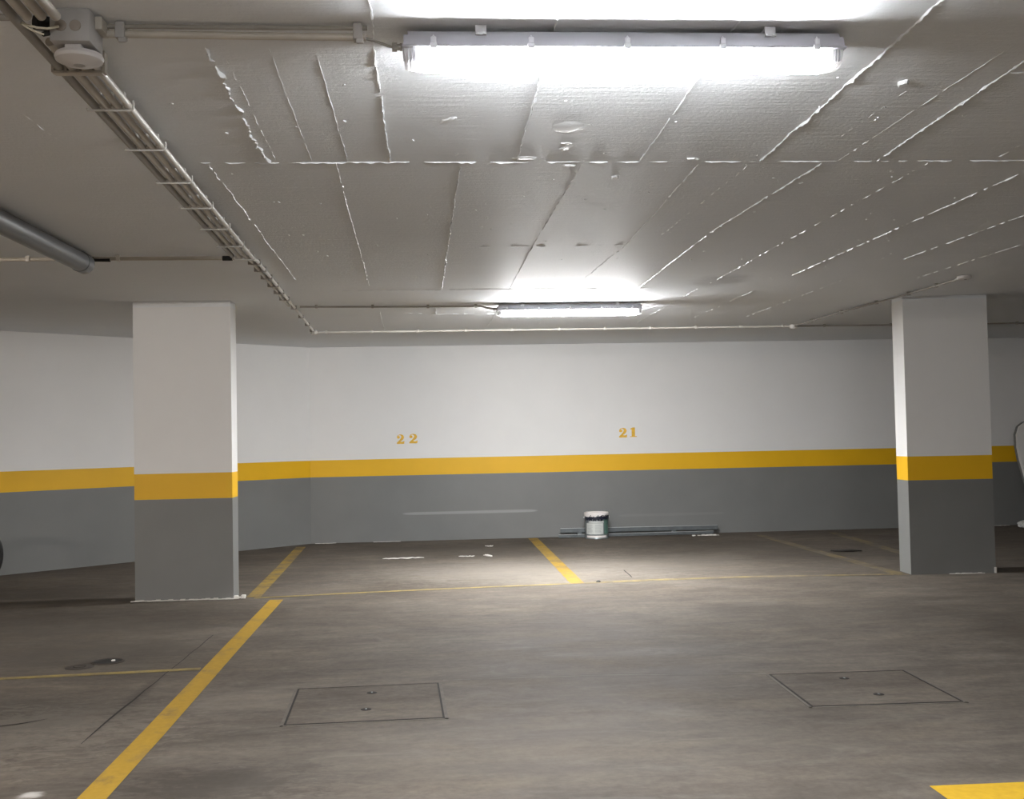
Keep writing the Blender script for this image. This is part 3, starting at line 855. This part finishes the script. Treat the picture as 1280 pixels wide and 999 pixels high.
# ------------------------------------------------------------------ paint bucket and metal bars by the wall
can = thing('paint_bucket', 'round paint bucket with white lid and dark drips on the floor by the wall', 'bucket', (1.984, 13.66, 0))
MB().lathe([(0, .0), (.142, 0), (.146, .004), (.144, .012), (.142, .016), (.142, .045), (.145, .049), (.145, .053), (.142, .057), (.142, .250), (.146, .254), (.146, .300), (.140, .300), (0, .296)], n=48).build('body', M['tin'], can)
MB().lathe([(.1432, .018), (.1432, .0435)], n=48, a0=math.radians(205), a1=math.radians(318)).build('bottom_strip', M['can_white'], can)
MB().lathe([(.148, .272), (.152, .276), (.153, .318), (.149, .324), (.140, .326), (.136, .316), (0, .314)], n=48).build('lid', M['can_white'], can)
lab = MB().lathe([(.1434, .058), (.1434, .195)], n=24, a0=math.radians(203), a1=math.radians(297)).build('label_sheet', M['can_label'], can)
lab['label'] = 'pale paper label with small print'
mb = MB()
for c0, c1 in ((212, 244), (254, 290)):
    for i in range(8):
        z = .172 - i * .0135
        a1 = c1 - random.uniform(0, 8)
        mb.lathe([(.1438, z), (.1438, z + .005)], n=8, a0=math.radians(c0), a1=math.radians(a1))
mb.build('small_print', M['can_print'], lab)
MB().lathe([(.1434, .060), (.1434, .245)], n=16, a0=math.radians(303), a1=math.radians(355)).build('green_panel', M['tin_green'], can)
MB().lathe([(.1436, .200), (.1436, .222)], n=16, a0=math.radians(220), a1=math.radians(300)).build('grey_band', M['can_label'], can)
mb = MB()
for a in range(196, 352, 5):
    t_ = math.radians(a)
    hi = .272 + random.uniform(-.008, .010) if a < 262 else .288 + random.uniform(-.012, .008); lo = .236 + random.uniform(-.018, .012)
    if a % 25 == 5: continue
    mb.lathe([(.1538, lo), (.1545, (lo + hi) / 2), (.1540, hi)], n=3, a0=t_, a1=t_ + math.radians(5.2))
for a in (232, 268, 290, 305, 320):
    t_ = math.radians(a); mb.lathe([(.1535, .282), (.1545, .288), (.1535, .294)], n=3, a0=t_, a1=t_ + math.radians(4))
mb.build('paint_drips', M['paint_drip'], can)['label'] = 'dark blue-black dried paint around the rim'
mb = MB()
arc = [(math.cos(PI + a) * .158, -.02 - .0 * a, .245 - .0) for a in ()]
mb.tube([(.158, .0, .262)] + [(.160 * math.cos(a), .165 * math.sin(a) * .9, .262 - .0 + .012 * math.sin(a)) for a in [i * PI / 14 for i in range(1, 14)]] + [(-.158, .0, .262)], .0028, 8)
for s_ in (-1, 1): mb.tube([(s_ * .142, 0, .262), (s_ * .163, 0, .262)], .009, 10)
mb.build('wire_handle', M['steel'], can)

def channel(label, a, b, wd, ht, mat, name='metal_bar', lip=True):
    a, b = Vector(a), Vector(b); d = (b - a); L = d.length
    t = thing(name, label, 'metal bar', a)
    mb = MB(); th = .003
    mb.box(0, L, -wd / 2, wd / 2, 0, th); mb.box(0, L, -wd / 2, -wd / 2 + th, 0, ht); mb.box(0, L, wd / 2 - th, wd / 2, 0, ht)
    o = mb.build('channel', mat, t)
    mb = MB()
    mb.box(0, L, -wd / 2, -wd / 2 + .012, ht, ht + .003); mb.box(0, L, wd / 2 - .012, wd / 2, ht, ht + .003)
    mb.build('flange', M['steel'], t)
    t.rotation_mode = 'XYZ'
    t.rotation_euler = (0, -math.asin(d.z / L), math.atan2(d.y, d.x))
    return t
channel('longer metal channel bar behind the bucket, lying along the wall foot', (1.56, 13.895, .058), (3.56, 13.885, .050), .052, .052, M['steel_dull'])
channel('lower thin metal bar in front, lying on the floor behind the bucket', (1.53, 13.84, .002), (3.50, 13.835, .002), .040, .034, M['steel_dull'])
bl = tag(MB().box(-.03, .03, -.045, .045, 0, .056, 0, .003).build('timber_block', M['steel_dull'], None, (3.0, 13.89, 0)), 'small dark block propping the longer metal bar near its right end', 'block')
bl2 = tag(MB().box(-.03, .03, -.045, .045, 0, .056, 0, .003).build('timber_block', M['steel_dull'], None, (1.80, 13.89, 0)), 'small dark block propping the longer metal bar behind the bucket', 'block')

# ------------------------------------------------------------------ things cut by the frame edges
bd = thing('board', 'pale grey rounded board leaning on the wall at the right edge of the photo', 'board', (7.955, 13.60, 0))
half = [(0, 1.375), (.22, 1.365), (.36, 1.340), (.44, 1.285), (.485, 1.18), (.495, 1.02), (.480, .86), (.450, .70), (.420, .52), (.395, .34), (.365, .18), (.30, .07), (.18, .02), (0, .0)]
outl = [(-x, z) for x, z in half] + [(x, z) for x, z in half[-2:0:-1]]
def slab(sc, y0, y1, mb, dome=0.0):
    n = len(outl); c = (0, .72)
    def ring(k, y): return [(c[0] + (x - c[0]) * k, y + (z) * .14, c[1] + (z - c[1]) * k) for x, z in outl]
    rings = [ring(sc * .97, y0 - dome * .2), ring(sc, y0 + .008), ring(sc, y1 - .008), ring(sc * .97, y1)]
    vs = [p for r in rings for p in r]; fs = []
    for i in range(3):
        for k in range(n): fs.append((i * n + k, i * n + (k + 1) % n, (i + 1) * n + (k + 1) % n, (i + 1) * n + k))
    fs.append(list(range(n))); fs.append([3 * n + k for k in range(n)][::-1])
    mb.add(vs, fs, 0, True)
mb = MB(); slab(.985, -.035, .01, mb); mb.build('panel', M['board'], bd)
mb = MB(); slab(1.0, .0, .05, mb); mb.build('rim', M['board_rim'], bd)['label'] = 'darker edge'
mb = MB()
bm = bmesh.new(); bmesh.ops.create_icosphere(bm, subdivisions=3, radius=1)
for v in bm.verts:
    q = 1 + random.uniform(-.16, .16)
    v.co = (v.co.x * .13 * q, v.co.y * .10 * q, max(0, .05 + v.co.z * .055 * q))
mb.add([v.co[:] for v in bm.verts], [[v.index for v in f.verts] for f in bm.faces], 0, True); bm.free()
tag(mb.build('rag', M['rag'], None, (7.415, 13.42, 0)), 'crumpled whitish rag on the floor at the right edge', 'rag')

wh = thing('wheel', 'black tyred wheel standing on the floor, cut off by the left edge of the photo', 'wheel', (-4.185, 10.2, 0))
R = .32
mb = MB(); prof = [(R - .045, -.018), (R - .020, -.024), (R - .006, -.016), (R, 0), (R - .006, .016), (R - .020, .024), (R - .045, .018)]
mb.lathe(prof, (0, 0, R), 56, axis='Y'); mb.build('tyre', M['black'], wh)
mb = MB(); mb.lathe([(R - .045, -.018), (R - .062, -.014), (R - .066, 0), (R - .062, .014), (R - .045, .018)], (0, 0, R), 56, axis='Y'); mb.build('rim', M['steel_dull'], wh)
mb = MB()
for k in range(24):
    a = 2 * PI * k / 24; s_ = .022 if k % 2 else -.022
    mb.tube([(.02 * math.cos(a + .5), s_, R + .02 * math.sin(a + .5)), ((R - .062) * math.cos(a), 0, R + (R - .062) * math.sin(a))], .0016, 6)
mb.build('spokes', M['steel'], wh)
mb = MB(); mb.lathe([(0, -.05), (.010, -.05), (.010, -.03), (.024, -.026), (.024, -.018), (.014, -.014), (.014, .014), (.024, .018), (.024, .026), (.010, .03), (.010, .05), (0, .05)], (0, 0, R), 20, axis='Y'); mb.build('hub', M['steel_dull'], wh)
